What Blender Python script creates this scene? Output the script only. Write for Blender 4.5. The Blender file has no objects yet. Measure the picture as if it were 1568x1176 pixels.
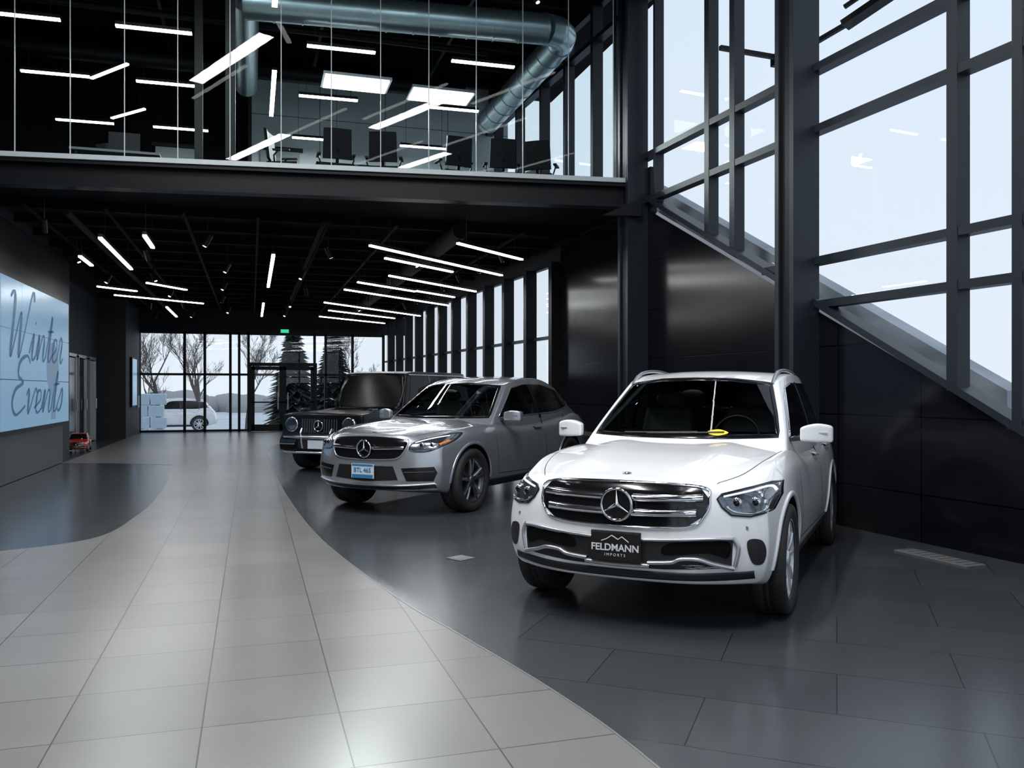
import bpy, bmesh, math, random
import numpy as np
from mathutils import Vector, Matrix
from mathutils.bvhtree import BVHTree
random.seed(4)
S=bpy.context.scene
COL=S.collection
S.view_settings.view_transform='Standard'
# ------------------------------------------------------------ materials
def mat(name,col,rough=.5,metal=0.0,coat=0.0,spec=.5,emis=None,estr=0.0,noise=0.0,nscale=8.0,bump=0.0,bscale=40.0):
    m=bpy.data.materials.new(name); m.use_nodes=True
    n=m.node_tree.nodes; l=m.node_tree.links; b=n['Principled BSDF']
    b.inputs['Base Color'].default_value=(*col,1); b.inputs['Roughness'].default_value=rough
    b.inputs['Metallic'].default_value=metal; b.inputs['Coat Weight'].default_value=coat
    b.inputs['Coat Roughness'].default_value=.03
    b.inputs['Specular IOR Level'].default_value=spec
    if emis:
        b.inputs['Emission Color'].default_value=(*emis,1); b.inputs['Emission Strength'].default_value=estr
    if noise>0 or bump>0:
        tc=n.new('ShaderNodeTexCoord')
    if noise>0:
        t=n.new('ShaderNodeTexNoise'); t.inputs['Scale'].default_value=nscale; t.inputs['Detail'].default_value=6
        l.new(tc.outputs['Object'],t.inputs['Vector'])
        r=n.new('ShaderNodeMix'); r.data_type='RGBA'
        r.inputs[6].default_value=(*[c*(1-noise) for c in col],1); r.inputs[7].default_value=(*[min(1,c*(1+noise)) for c in col],1)
        l.new(t.outputs['Fac'],r.inputs[0]); l.new(r.outputs[2],b.inputs['Base Color'])
    if bump>0:
        t=n.new('ShaderNodeTexNoise'); t.inputs['Scale'].default_value=bscale; t.inputs['Detail'].default_value=4
        l.new(tc.outputs['Object'],t.inputs['Vector'])
        bp=n.new('ShaderNodeBump'); bp.inputs['Strength'].default_value=bump; bp.inputs['Distance'].default_value=.01
        l.new(t.outputs['Fac'],bp.inputs['Height']); l.new(bp.outputs[0],b.inputs['Normal'])
    return m
def glassmat(name,tint=(1,1,1),refl=1.0):
    m=bpy.data.materials.new(name); m.use_nodes=True
    n=m.node_tree.nodes; l=m.node_tree.links; n.clear()
    o=n.new('ShaderNodeOutputMaterial'); mx=n.new('ShaderNodeMixShader'); t=n.new('ShaderNodeBsdfTransparent')
    g=n.new('ShaderNodeBsdfGlossy'); g.inputs['Roughness'].default_value=0.01
    t.inputs['Color'].default_value=(*tint,1)
    f=n.new('ShaderNodeLayerWeight'); f.inputs['Blend'].default_value=.5
    pw=n.new('ShaderNodeMath'); pw.operation='POWER'; pw.inputs[1].default_value=5
    mu=n.new('ShaderNodeMath'); mu.operation='MULTIPLY_ADD'; mu.inputs[1].default_value=.9*refl; mu.inputs[2].default_value=.05*refl
    l.new(f.outputs['Facing'],pw.inputs[0]); l.new(pw.outputs[0],mu.inputs[0]); l.new(mu.outputs[0],mx.inputs[0])
    l.new(t.outputs[0],mx.inputs[1]); l.new(g.outputs[0],mx.inputs[2]); l.new(mx.outputs[0],o.inputs[0])
    return m
def tilemat(name,c1,c2,mortar,bw,rh,rot=0,off=(0,0),rough=.35,axes='XY',ms=.0035,offs=0.0,spec=.5,vary=.10):
    m=bpy.data.materials.new(name); m.use_nodes=True
    n=m.node_tree.nodes; l=m.node_tree.links; b=n['Principled BSDF']
    tc=n.new('ShaderNodeTexCoord'); sep=n.new('ShaderNodeSeparateXYZ'); cmb=n.new('ShaderNodeCombineXYZ')
    l.new(tc.outputs['Object'],sep.inputs[0])
    l.new(sep.outputs[axes[0]],cmb.inputs['X']); l.new(sep.outputs[axes[1]],cmb.inputs['Y'])
    mp=n.new('ShaderNodeMapping'); mp.inputs['Rotation'].default_value=(0,0,rot); mp.inputs['Location'].default_value=(off[0],off[1],0)
    l.new(cmb.outputs[0],mp.inputs[0])
    br=n.new('ShaderNodeTexBrick'); br.offset=offs; br.squash=1
    br.inputs['Scale'].default_value=1; br.inputs['Brick Width'].default_value=bw; br.inputs['Row Height'].default_value=rh
    br.inputs['Mortar Size'].default_value=ms; br.inputs['Mortar Smooth'].default_value=.1
    br.inputs['Color1'].default_value=(*c1,1); br.inputs['Color2'].default_value=(*c2,1); br.inputs['Mortar'].default_value=(*mortar,1)
    l.new(mp.outputs[0],br.inputs['Vector'])
    no=n.new('ShaderNodeTexNoise'); no.inputs['Scale'].default_value=2.2; no.inputs['Detail'].default_value=5; no.inputs['Roughness'].default_value=.4
    l.new(cmb.outputs[0],no.inputs['Vector'])
    mr=n.new('ShaderNodeMapRange'); mr.inputs[3].default_value=1-vary; mr.inputs[4].default_value=1+vary
    l.new(no.outputs['Fac'],mr.inputs[0])
    mx=n.new('ShaderNodeMix'); mx.data_type='RGBA'; mx.blend_type='MULTIPLY'; mx.inputs[0].default_value=1
    l.new(br.outputs['Color'],mx.inputs[6]); l.new(mr.outputs[0],mx.inputs[7]); l.new(mx.outputs[2],b.inputs['Base Color'])
    b.inputs['Roughness'].default_value=rough
    bp=n.new('ShaderNodeBump'); bp.inputs['Strength'].default_value=.3; bp.inputs['Distance'].default_value=.001; bp.invert=True
    l.new(br.outputs['Fac'],bp.inputs['Height']); l.new(bp.outputs[0],b.inputs['Normal'])
    b.inputs['Specular IOR Level'].default_value=spec
    return m
M={}
M['path']=tilemat('light_porcelain_tile',(.155,.152,.146),(.19,.186,.178),(.05,.05,.05),.6,.6,off=(.21,.2),rough=.28)
M['dark']=tilemat('dark_porcelain_tile',(.040,.045,.050),(.050,.055,.060),(.014,.015,.017),1.2,.6,rot=math.radians(38),rough=.22,offs=.5,ms=.003)
M['panel']=tilemat('black_metal_panel',(.004,.0045,.006),(.006,.0065,.008),(.0003,.0003,.0003),1.15,.76,off=(.1,.29),rough=.17,axes='XZ',ms=.008,spec=.25)
M['grayp']=tilemat('grey_wall_panel',(.030,.037,.045),(.035,.042,.05),(.008,.008,.008),1.0,2,rough=.35,axes='YZ',ms=.008)
M['upwall']=tilemat('upper_wall_panel',(.40,.47,.49),(.42,.49,.51),(.1,.12,.12),1.5,1.1,rough=.5,axes='XZ',ms=.01)
M['black']=mat('black_steel',(.004,.005,.0065),.45,spec=.2,noise=.2)
M['steel']=mat('charcoal_mullion',(.013,.018,.025),.42,spec=.3,noise=.12)
M['ceil']=mat('black_ceiling',(.003,.003,.0035),.85,spec=.1,noise=.3)
M['drywall']=mat('dark_wall_paint',(.016,.019,.022),.6,spec=.3,noise=.1)
M['edge']=mat('slab_edge_trim',(.42,.47,.48),.45,noise=.1)
M['glass']=glassmat('window_glass',(.97,.99,1.0),.8)
M['rail']=glassmat('railing_glass',(.88,.95,.95),.28)
M['carwin']=glassmat('car_window_glass',(.40,.44,.44),1.4)
M['lamp']=mat('lamp_diffuser',(1,1,1),.5,emis=(.95,.98,1.0),estr=11)
M['panelL']=mat('panel_diffuser',(1,1,1),.5,emis=(1,1,1),estr=3)
M['duct']=mat('galvanised_duct',(.42,.52,.55),.32,metal=.85,noise=.2,nscale=5)
M['white']=mat('pearl_white_paint',(.84,.85,.86),.3,coat=1.0)
M['silver']=mat('silver_paint',(.42,.45,.49),.25,metal=.65,coat=1.0,noise=.03,nscale=300)
M['blackp']=mat('black_paint',(.003,.003,.004),.4,coat=.15,spec=.15)
M['redp']=mat('red_paint',(.45,.02,.015),.3,coat=1.0)
M['chrome']=mat('chrome',(.85,.87,.9),.10,metal=1)
M['satin']=mat('satin_silver',(.62,.64,.67),.28,metal=.9)
M['cglass']=mat('tinted_car_glass',(.004,.005,.006),.22,spec=.15)
M['trimb']=mat('black_plastic',(.012,.012,.013),.45,bump=.1,bscale=200)
M['gloss']=mat('gloss_black',(.006,.006,.007),.12)
M['well']=mat('wheel_well',(.004,.004,.004),.9,spec=.1)
M['seat']=mat('leather_seat',(.09,.092,.095),.5)
M['tyre']=mat('tyre_rubber',(.018,.018,.019),.7,bump=.4,bscale=60)
M['alloy']=mat('alloy_wheel',(.75,.77,.8),.3,metal=.6)
M['alloyd']=mat('dark_alloy',(.12,.125,.13),.3,metal=.8)
M['lampin']=mat('headlamp_inner',(.13,.15,.18),.15,metal=.8,coat=1,noise=.9,nscale=18)
M['led']=mat('led_strip',(.9,.95,1),.2,emis=(.8,.9,1),estr=.4)
M['amber']=mat('amber_reflector',(.8,.25,.02),.3)
M['plateb']=mat('plate_black',(.01,.01,.01),.3)
M['platew']=mat('plate_white',(.6,.68,.75),.4)
M['plateblue']=mat('plate_blue',(.03,.2,.4),.4)
M['textw']=mat('plate_text_white',(.8,.8,.8),.4)
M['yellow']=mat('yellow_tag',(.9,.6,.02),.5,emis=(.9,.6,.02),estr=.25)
M['snow']=mat('snow_ground',(.55,.58,.62),.9,noise=.25,nscale=.3)
M['bark']=mat('bark',(.11,.09,.08),.9,noise=.3)
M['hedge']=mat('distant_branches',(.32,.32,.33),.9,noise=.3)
M['fir']=mat('spruce_needles',(.035,.06,.05),.9,noise=.5,nscale=3)
M['screen']=mat('video_screen',(.02,.03,.04),.25,emis=(.20,.36,.53),estr=.74)
M['scrtext']=mat('screen_script',(.02,.05,.09),.4,emis=(.02,.06,.12),estr=.8)
M['scrfig']=mat('screen_ornament',(.1,.15,.2),.4,emis=(.08,.14,.21),estr=.9)
M['parapet']=mat('exterior_parapet',(.33,.37,.42),.7,noise=.1)
M['fabric']=mat('black_mesh_fabric',(.008,.008,.009),.7,spec=.2,bump=.2)
M['door']=mat('grey_door',(.22,.26,.27),.5,noise=.05)
M['exit']=mat('exit_green',(.05,.6,.3),.5,emis=(.05,.8,.4),estr=.8)
M['ice']=mat('ice_block',(.55,.68,.78),.2,noise=.15)
M['redb']=mat('red_alarm',(.6,.03,.02),.4)
M['frame']=mat('floor_box_metal',(.35,.35,.34),.35,metal=.6)
# ------------------------------------------------------------ mesh builder
class MB:
    def __init__(s): s.v=[];s.f=[];s.mi=[];s.ms=[];s.sm=[]
    def m(s,mt):
        mt=M[mt]
        if mt not in s.ms: s.ms.append(mt)
        return s.ms.index(mt)
    def add(s,v,f,mt,smooth=False):
        k=len(s.v); i=s.m(mt); s.v+= [tuple(p) for p in v]
        for q in f: s.f.append(tuple(k+a for a in q)); s.mi.append(i); s.sm.append(smooth)
    def box(s,c,size,mt,rz=0.0,mtx=None):
        x,y,z=[a/2 for a in size]; R=Matrix.Rotation(rz,3,'Z') if mtx is None else mtx
        v=[Vector(c)+R@Vector((sx*x,sy*y,sz*z)) for sx in(-1,1) for sy in(-1,1) for sz in(-1,1)]
        s.add(v,[(0,1,3,2),(4,6,7,5),(0,4,5,1),(2,3,7,6),(0,2,6,4),(1,5,7,3)],mt)
    def beam(s,p0,p1,w,h,mt):
        p0=Vector(p0);p1=Vector(p1);d=p1-p0;L=d.length;d.normalize()
        up=Vector((0,0,1)) if abs(d.z)<.95 else Vector((0,1,0))
        r=d.cross(up).normalized();u=r.cross(d)
        s.box((p0+p1)/2,(L,w,h),mt,mtx=Matrix((d,r,u)).transposed())
    def tube(s,p0,p1,r,mt,n=10,r1=None,cap=True):
        p0=Vector(p0);p1=Vector(p1);d=(p1-p0).normalized()
        up=Vector((0,0,1)) if abs(d.z)<.95 else Vector((1,0,0))
        a=d.cross(up).normalized();b=a.cross(d); r1=r if r1 is None else r1
        v=[];
        for i in range(n):
            t=2*math.pi*i/n; o=a*math.cos(t)+b*math.sin(t); v+=[p0+o*r,p1+o*r1]
        f=[(2*i,2*i+1,(2*i+3)%(2*n),(2*i+2)%(2*n)) for i in range(n)]
        s.add(v,f,mt,True)
        if cap: s.add([v[2*i] for i in range(n)],[tuple(range(n))],mt); s.add([v[2*i+1] for i in range(n)],[tuple(range(n))],mt)
    def path(s,pts,r,mt,n=10):
        for a,b in zip(pts[:-1],pts[1:]): s.tube(a,b,r,mt,n)
        for p in pts[1:-1]: s.sphere(p,r,mt,n,max(4,n//2))
    def sphere(s,c,r,mt,n=12,m=6,sc=(1,1,1)):
        v=[];c=Vector(c)
        for j in range(m+1):
            ph=math.pi*j/m
            for i in range(n):
                t=2*math.pi*i/n; v.append(c+Vector((math.sin(ph)*math.cos(t)*r*sc[0],math.sin(ph)*math.sin(t)*r*sc[1],math.cos(ph)*r*sc[2])))
        f=[(j*n+i,j*n+(i+1)%n,(j+1)*n+(i+1)%n,(j+1)*n+i) for j in range(m) for i in range(n)]
        s.add(v,f,mt,True)
    def lathe(s,prof,mt,c=(0,0,0),axis='Y',n=40,sign=1):
        v=[];k=len(prof);c=Vector(c)
        for i in range(n):
            t=2*math.pi*i/n;ct,st=math.cos(t),math.sin(t)
            for r,h in prof:
                if axis=='Y': v.append(c+Vector((r*ct,h*sign,r*st)))
                elif axis=='X': v.append(c+Vector((h*sign,r*ct,r*st)))
                else: v.append(c+Vector((r*ct,r*st,h*sign)))
        f=[(i*k+j,i*k+j+1,((i+1)%n)*k+j+1,((i+1)%n)*k+j) for i in range(n) for j in range(k-1)]
        s.add(v,f,mt,True)
    def poly(s,pts,z0,z1,mt):
        n=len(pts); v=[(x,y,z1) for x,y in pts]+[(x,y,z0) for x,y in pts]
        s.add(v,[tuple(range(n)),tuple(range(2*n-1,n-1,-1))]+[(i,i+n,(i+1)%n+n,(i+1)%n) for i in range(n)],mt)
    def obj(s,name,parent=None,loc=(0,0,0),rz=0.0,bevel=0.0,fix=True):
        me=bpy.data.meshes.new(name); me.from_pydata(s.v,[],s.f)
        for m_ in s.ms: me.materials.append(m_)
        me.polygons.foreach_set('material_index',s.mi); me.polygons.foreach_set('use_smooth',s.sm)
        if fix:
            bm=bmesh.new(); bm.from_mesh(me); bmesh.ops.recalc_face_normals(bm,faces=bm.faces); bm.to_mesh(me); bm.free()
        me.update()
        o=bpy.data.objects.new(name,me); COL.objects.link(o); o.location=loc; o.rotation_euler=(0,0,rz)
        if parent: o.parent=parent
        if bevel:
            b=o.modifiers.new('bevel','BEVEL'); b.width=bevel; b.segments=2; b.limit_method='ANGLE'
        return o
def empty(name,loc=(0,0,0),rz=0.0,scale=1):
    o=bpy.data.objects.new(name,None); COL.objects.link(o); o.location=loc; o.rotation_euler=(0,0,rz); o.scale=(scale,)*3
    o.empty_display_size=.2
    return o
def text(name,body,size,mt,parent,mtx,extr=.002,bold=0.0,shear=0,align='CENTER'):
    c=bpy.data.curves.new(name,'FONT'); c.body=body; c.size=size; c.extrude=extr; c.align_x=align; c.align_y='CENTER'
    c.offset=bold; c.shear=shear; c.materials.append(M[mt])
    o=bpy.data.objects.new(name,c); COL.objects.link(o)
    if parent: o.parent=parent
    o.matrix_local=mtx
    return o
def I(tab,x): return float(np.interp(x,[a for a,b in tab],[b for a,b in tab]))
def catmull(P,n=8,closed=False):
    P=[Vector(p) for p in P]; out=[]; N=len(P)
    rng=range(N) if closed else range(N-1)
    for i in rng:
        p0=P[i-1] if (i>0 or closed) else P[0]; p1=P[i]; p2=P[(i+1)%N]; p3=P[(i+2)%N] if (i+2<N or closed) else P[-1]
        for k in range(n):
            t=k/n
            out.append(.5*((2*p1)+(p2-p0)*t+(2*p0-5*p1+4*p2-p3)*t*t+(3*p1-p0-3*p2+p3)*t**3))
    if not closed: out.append(P[-1])
    return [tuple(p) for p in out]
# ------------------------------------------------------------ car kit
def lattice(A,U,V,pos):
    ia,iu,iv=len(A),len(U),len(V); idx={};vs=[]
    def g(i,j,k):
        if (i,j,k) not in idx: idx[(i,j,k)]=len(vs); vs.append(pos(A[i],U[j],V[k]))
        return idx[(i,j,k)]
    f=[]
    for i in range(ia-1):
        for j in range(iu-1):
            for k in (0,iv-1): f.append((g(i,j,k),g(i+1,j,k),g(i+1,j+1,k),g(i,j+1,k)))
        for k in range(iv-1):
            for j in (0,iu-1): f.append((g(i,j,k),g(i+1,j,k),g(i+1,j,k+1),g(i,j,k+1)))
    for j in range(iu-1):
        for k in range(iv-1):
            for i in (0,ia-1): f.append((g(i,j,k),g(i,j+1,k),g(i,j+1,k+1),g(i,j,k+1)))
    return vs,f
def lat_obj(name,A,U,V,pos,mt,parent,sub=2):
    v,f=lattice(A,U,V,pos); b=MB(); b.add(v,f,mt,True); o=b.obj(name,parent)
    md=o.modifiers.new('s','SUBSURF'); md.levels=sub; md.render_levels=sub
    return o
def bake(o):
    bpy.context.view_layer.update(); dg=bpy.context.evaluated_depsgraph_get()
    me=bpy.data.meshes.new_from_object(o.evaluated_get(dg)); o.modifiers.clear(); o.data=me; return me
class Proj:
    def __init__(s,meshes,parent):
        v=[];f=[]
        for me in meshes:
            k=len(v); v+=[p.co.copy() for p in me.vertices]; f+=[tuple(k+i for i in p.vertices) for p in me.polygons]
        s.b=BVHTree.FromPolygons(v,f); s.parent=parent; s.last=None
    def hit(s,mode,a,b,off,sg=1):
        if mode=='front': o=Vector((-3,a,b)); d=Vector((1,0,0))
        elif mode=='rear': o=Vector((9,a,b)); d=Vector((-1,0,0))
        elif mode=='side': o=Vector((a,3*sg,b)); d=Vector((0,-sg,0))
        else: o=Vector((a,b,4)); d=Vector((0,0,-1))
        h=s.b.ray_cast(o,d)[0]
        if h is None:
            if s.last is None: h=o+d*3
            else:
                h=o.copy(); ax={'front':0,'rear':0,'side':1,'top':2}[mode]; h[ax]=s.last[ax]
        else: s.last=h
        return h-d*off
    def patch(s,name,outline,mt,mode='front',sg=1,off=.004,rings=6,smooth=True,thick=.02,dens=5):
        n=len(outline)
        if smooth: P=catmull([(a,b,0) for a,b in outline],dens,True)
        else:
            P=[]
            for i in range(n):
                a=Vector((*outline[i],0));b=Vector((*outline[(i+1)%n],0))
                P+=[tuple(a.lerp(b,k/dens)) for k in range(dens)]
        cx=sum(p[0] for p in P)/len(P); cy=sum(p[1] for p in P)/len(P)
        s.last=None
        v=[s.hit(mode,cx,cy,off,sg)];N=len(P)
        for r in range(1,rings+1):
            t=r/rings
            for p in P: v.append(s.hit(mode,cx+(p[0]-cx)*t,cy+(p[1]-cy)*t,off,sg))
        f=[(0,1+i,1+(i+1)%N) for i in range(N)]
        for r in range(rings-1):
            k=1+r*N
            f+=[(k+i,k+N+i,k+N+(i+1)%N,k+(i+1)%N) for i in range(N)]
        b=MB(); b.add(v,f,mt,True)
        if thick>0:
            k=1+(rings-1)*N; w_=[v[k+i] for i in range(N)]+[s.hit(mode,p[0],p[1],off-thick,sg) for p in P]
            b.add(w_,[(i,N+i,N+(i+1)%N,(i+1)%N) for i in range(N)],mt,False)
        return b.obj(name,s.parent)
    def strip(s,name,pts,mt,mode='front',sg=1,w=.02,off=.008,closed=False,smooth=True,dens=8,w1=None,thick=.02):
        if smooth: P=catmull([(a,b,0) for a,b in pts],dens,closed)
        else:
            P=[];n=len(pts)
            for i in range(n if closed else n-1):
                a=Vector((*pts[i],0));b=Vector((*pts[(i+1)%n],0)); P+=[tuple(a.lerp(b,k/dens)) for k in range(dens)]
            if not closed: P.append((*pts[-1],0))
        N=len(P);v=[];s.last=None
        for i in range(N):
            a=Vector(P[i-1] if (i>0 or closed) else P[0]);b=Vector(P[(i+1)%N] if (i<N-1 or closed) else P[-1])
            d=(b-a);d.normalize();nn=Vector((-d.y,d.x,0)); p=Vector(P[i]); ww=w if w1 is None else w+(w1-w)*i/(N-1)
            for k,o_ in ((-.5,off-thick),(-.5,off*.6),(-.25,off),(.25,off),(.5,off*.6),(.5,off-thick)):
                q=p+nn*(k*ww); v.append(s.hit(mode,q.x,q.y,o_,sg))
        f=[]
        for i in range(N if closed else N-1):
            for k in range(5): f.append((i*6+k,i*6+k+1,((i+1)%N)*6+k+1,((i+1)%N)*6+k))
        b=MB(); b.add(v,f,mt,True); return b.obj(name,s.parent)
def star(parent,c,r,mt='chrome',back=True):
    b=MB(); t=r*.09
    ring=[(r+math.cos(a)*t,math.sin(a)*t) for a in [2*math.pi*i/8 for i in range(9)]]
    b.lathe(ring,mt,c,'X',40)
    if back: b.lathe([(0,.012),(r,.012)],'gloss',c,'X',40)
    C=Vector(c)
    for k in range(3):
        a=math.pi/2+k*2*math.pi/3
        d=Vector((0,math.cos(a),math.sin(a)));p=Vector((0,-d.z,d.y)); e=r*.13
        tip=C+d*r; ctr=C+Vector((-t*1.3,0,0))
        l=C+p*e+d*e*.3; rr=C-p*e+d*e*.3
        b.add([ctr,l,tip,rr],[(0,1,2),(0,2,3)],mt)
    return b.obj('star_badge',parent)
def wheel(parent,c,sg,R,W,style,rim='alloy'):
    b=MB(); rr=R*.72; h=W/2
    prof=[(rr-.01,h*.8),(rr+.02,h*.97),(R*.86,h*1.02),(R*.95,h*.97),(R*.985,h*.85),(R,h*.6),(R,h*.2),(R*.985,h*.18),(R*.985,h*.12),(R,h*.1),(R,-h*.1),(R*.985,-h*.12),(R*.985,-h*.18),(R,-h*.2),(R,-h*.6),(R*.97,-h*.95),(rr,-h)]
    b.lathe(prof,'tyre',c,'Y',56,sg)
    b.lathe([(rr-.012,h*.86),(rr+.004,h*.86),(rr+.004,h*.8),(rr-.02,h*.75),(rr-.045,h*.3),(rr-.05,-h)],rim,c,'Y',56,sg)
    b.lathe([(0,h*.05),(rr-.04,-h*.1)],'well',c,'Y',40,sg)
    b.lathe([(0,h*.12),(rr*.62,h*.12),(rr*.62,h*.02)],'alloyd',c,'Y',40,sg)
    C=Vector(c)
    def spoke(a,w0,w1,r0,r1,y0,y1,mt):
        d=Vector((math.cos(a),0,math.sin(a)));p=Vector((-d.z,0,d.x));Y=Vector((0,sg,0))
        v=[]
        for r_,w_,y_ in((r0,w0,y0),((r0+r1)/2,(w0+w1)/2*.85,(y0+y1)/2+.008),(r1,w1,y1)):
            q=C+d*r_
            v+=[q-p*w_/2+Y*(y_-.035),q-p*w_/2+Y*(y_-.008),q-p*w_*.28+Y*y_,q+p*w_*.28+Y*y_,q+p*w_/2+Y*(y_-.008),q+p*w_/2+Y*(y_-.035)]
        f=[(6*i+k,6*i+k+1,6*i+k+7,6*i+k+6) for i in range(2) for k in range(5)]
        b.add(v,f,mt)
    for k in range(5):
        a=2*math.pi*k/5+math.pi/2
        if style=='double':
            for e in(-.19,.19): spoke(a+e*.9,.05,.036,.05,rr-.01,h*.72,h*.8,'satin' if e>0 else rim)
            spoke(a,.08,.06,.03,rr*.5,h*.70,h*.70,rim)
        elif style=='twin':
            for e in(-.24,.24):
                spoke(a+e,.052,.042,.04,rr-.01,h*.68,h*.8,rim)
        else:
            spoke(a,.075,.05,.03,rr-.01,h*.66,h*.8,rim); spoke(a+math.pi/5,.05,.035,.03,rr-.01,h*.62,h*.76,rim)
    b.lathe([(0,h*.86),(.035,h*.85),(.055,h*.76),(.06,h*.5)],rim,c,'Y',24,sg)
    for k in range(5):
        a=2*math.pi*k/5; q=C+Vector((math.cos(a)*.085,sg*h*.6,math.sin(a)*.085)); b.tube(q,q+Vector((0,sg*h*.08,0)),.012,'alloyd',8)
    return b.obj('wheel',parent)
def prism(pts,mode,lo,hi,parent):
    n=len(pts); b=MB()
    if mode=='x': v=[(lo,a,c) for a,c in pts]+[(hi,a,c) for a,c in pts]
    else: v=[(a,lo,c) for a,c in pts]+[(a,hi,c) for a,c in pts]
    b.add(v,[tuple(range(n)),tuple(range(2*n-1,n-1,-1))]+[(i,i+n,(i+1)%n+n,(i+1)%n) for i in range(n)],'well')
    return b.obj('cut',parent)
def make_car(name,loc,ang,P,paint,scale=1.0,detail=True):
    root=empty(name,loc,ang,scale)
    L,hw=P['L'],P['hw']; xf,xr=P['wx']; R=P['R']
    def pos(a,u,v):
        au=abs(u); zt=I(P['top'],a)-P.get('edge',.06)*au**3
        if P.get('dome',0) and v>.99 and a<1.6: zt+=P['dome']*math.exp(-((au-.5)/.13)**2)*min(1,a/.3)
        zb=I(P['bot'],a); z=zb+(zt-zb)*v
        w=hw*I(P['plan'],a)*I(P['sec'],v)
        for wx in(xf,xr):
            w+=P.get('flare',.012)*math.exp(-((a-wx)/.38)**2)*(1 if .2<v<.8 else 0)
        kf=max(0,1-a/.75);kr=max(0,1-(L-a)/.6)
        x=a+kf*(P['noseU']*au**P.get('noseP',3)+I(P['noseZ'],z))-kr*(P['tailU']*au**3+I(P['tailZ'],z))
        return (x,u*w,z)
    U=[-1,-.94,-.8,-.62,-.5,-.38,-.2,0,.2,.38,.5,.62,.8,.94,1]
    V=[0,.05,.16,.3,.45,.6,.72,.82,.9,.96,1]
    A=[0,.04,.12,.25,.4,.6,.8,1.0,1.2,1.45]+list(np.linspace(1.75,L-.6,8))+[L-.4,L-.2,L-.08,L-.03,L]
    body=lat_obj('body',A,U,V,pos,paint,root,2 if detail else 1)
    G=P['gh']
    def gpos(s_,u,v):
        zr=I(G['roof'],s_)-G.get('crown',.04)*u*u; z=G['z0']+(zr-G['z0'])*v
        a=G['xfb']+(G['xft']-G['xfb'])*v+G.get('wc',.14)*u*u
        e=G['xrb']+(G['xrt']-G['xrb'])*v-.1*u*u
        x=a+(e-a)*s_
        w=(G['wb']+(G['wt']-G['wb'])*v+.03*4*v*(1-v)*.6)*I(G.get('plan',[(0,.96),(.3,1),(.75,1),(1,.88)]),s_)
        return (x,u*w,z)
    gh=lat_obj('cabin',[0,.04,.12,.22,.35,.5,.65,.78,.9,.96,1],[-1,-.95,-.8,-.5,-.2,.2,.5,.8,.95,1],[0,.25,.5,.75,.92,.98,1],gpos,paint,root,3 if P.get('hollow') else (2 if detail else 1))
    mg=bake(gh).copy(); mb0=bake(body).copy()
    pr=Proj([mb0,mg],root)
    gmat='cglass'
    if P.get('hollow'):
        gmat='carwin'
        cuts=[prism(P['ws'],'x',.95,P['hollow'],root),prism(P['dlo'],'y',-1.5,1.5,root)]
        for c in cuts:
            md=gh.modifiers.new('b','BOOLEAN'); md.operation='DIFFERENCE'; md.object=c; md.solver='EXACT'
            try: md.material_mode='TRANSFER'
            except Exception as e: print(e)
        m2=bake(gh)
        try: m2.set_sharp_from_angle(angle=math.radians(35))
        except Exception as e: print(e)
        for c in cuts: bpy.data.objects.remove(c)
        b=MB()
        for sx,hh in ((2.42,1.34),(3.28,1.30)):
            for y in (-.36,.36):
                v,f=lattice([0,.03,.10,.13],[-.24,-.2,0,.2,.24],[1.0,1.04,hh-.08,hh-.02,hh],lambda a,u,v_:(sx+a+.18*(v_-1),y+u*(1-.25*max(0,(v_-1.1)/.3)),v_)); b.add(v,f,'seat',True)
                b.sphere((sx+.14,y,hh+.075),.13,'seat',14,8,(.45,1,.62))
        for k in range(28):
            t=2*math.pi*k/28;t2=2*math.pi*(k+1)/28
            f_=lambda t:(1.93+.06*math.sin(t),-.36+.18*math.cos(t),1.12+.165*math.sin(t))
            b.tube(f_(t),f_(t2),.014,'trimb',6)
        b.beam((1.93,-.53,1.12),(1.93,-.19,1.12),.03,.05,'trimb'); b.beam((1.93,-.36,1.12),(1.91,-.36,.98),.05,.03,'trimb')
        b.sphere((1.95,0,1.47),.10,'trimb',14,8,(.2,1,.35)); b.obj('interior',root)
    Ra=R+.055
    cuts=[]
    for wx in(xf,xr):
        for sg in(-1,1):
            b=MB(); v=[];n=64
            for i in range(n):
                t=2*math.pi*i/n
                for y in(sg*(hw-.36),sg*(hw+.3)): v.append((wx+Ra*math.cos(t),y,R+Ra*math.sin(t)))
            f=[(2*i,2*i+1,(2*i+3)%(2*n),(2*i+2)%(2*n)) for i in range(n)]+[tuple(2*i for i in range(n)),tuple(2*i+1 for i in range(n))]
            b.add(v,f,'well'); c=b.obj('cut',root); cuts.append(c)
            md=body.modifiers.new('b','BOOLEAN'); md.operation='DIFFERENCE'; md.object=c; md.solver='EXACT'
    me=bake(body)
    for c in cuts: bpy.data.objects.remove(c)
    if M['well'] .name not in [m_.name for m_ in me.materials if m_]: me.materials.append(M['well'])
    wi=[m_.name if m_ else '' for m_ in me.materials].index(M['well'].name)
    for p in me.polygons:
        ok=False
        for wx in(xf,xr):
            if all((me.vertices[i].co.x-wx)**2+(me.vertices[i].co.z-R)**2<(Ra+.004)**2 for i in p.vertices): ok=True
        if ok: p.material_index=wi
    try: me.set_sharp_from_angle(angle=math.radians(38))
    except Exception as e: print(e)
    W=P.get('tw',.25)
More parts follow.
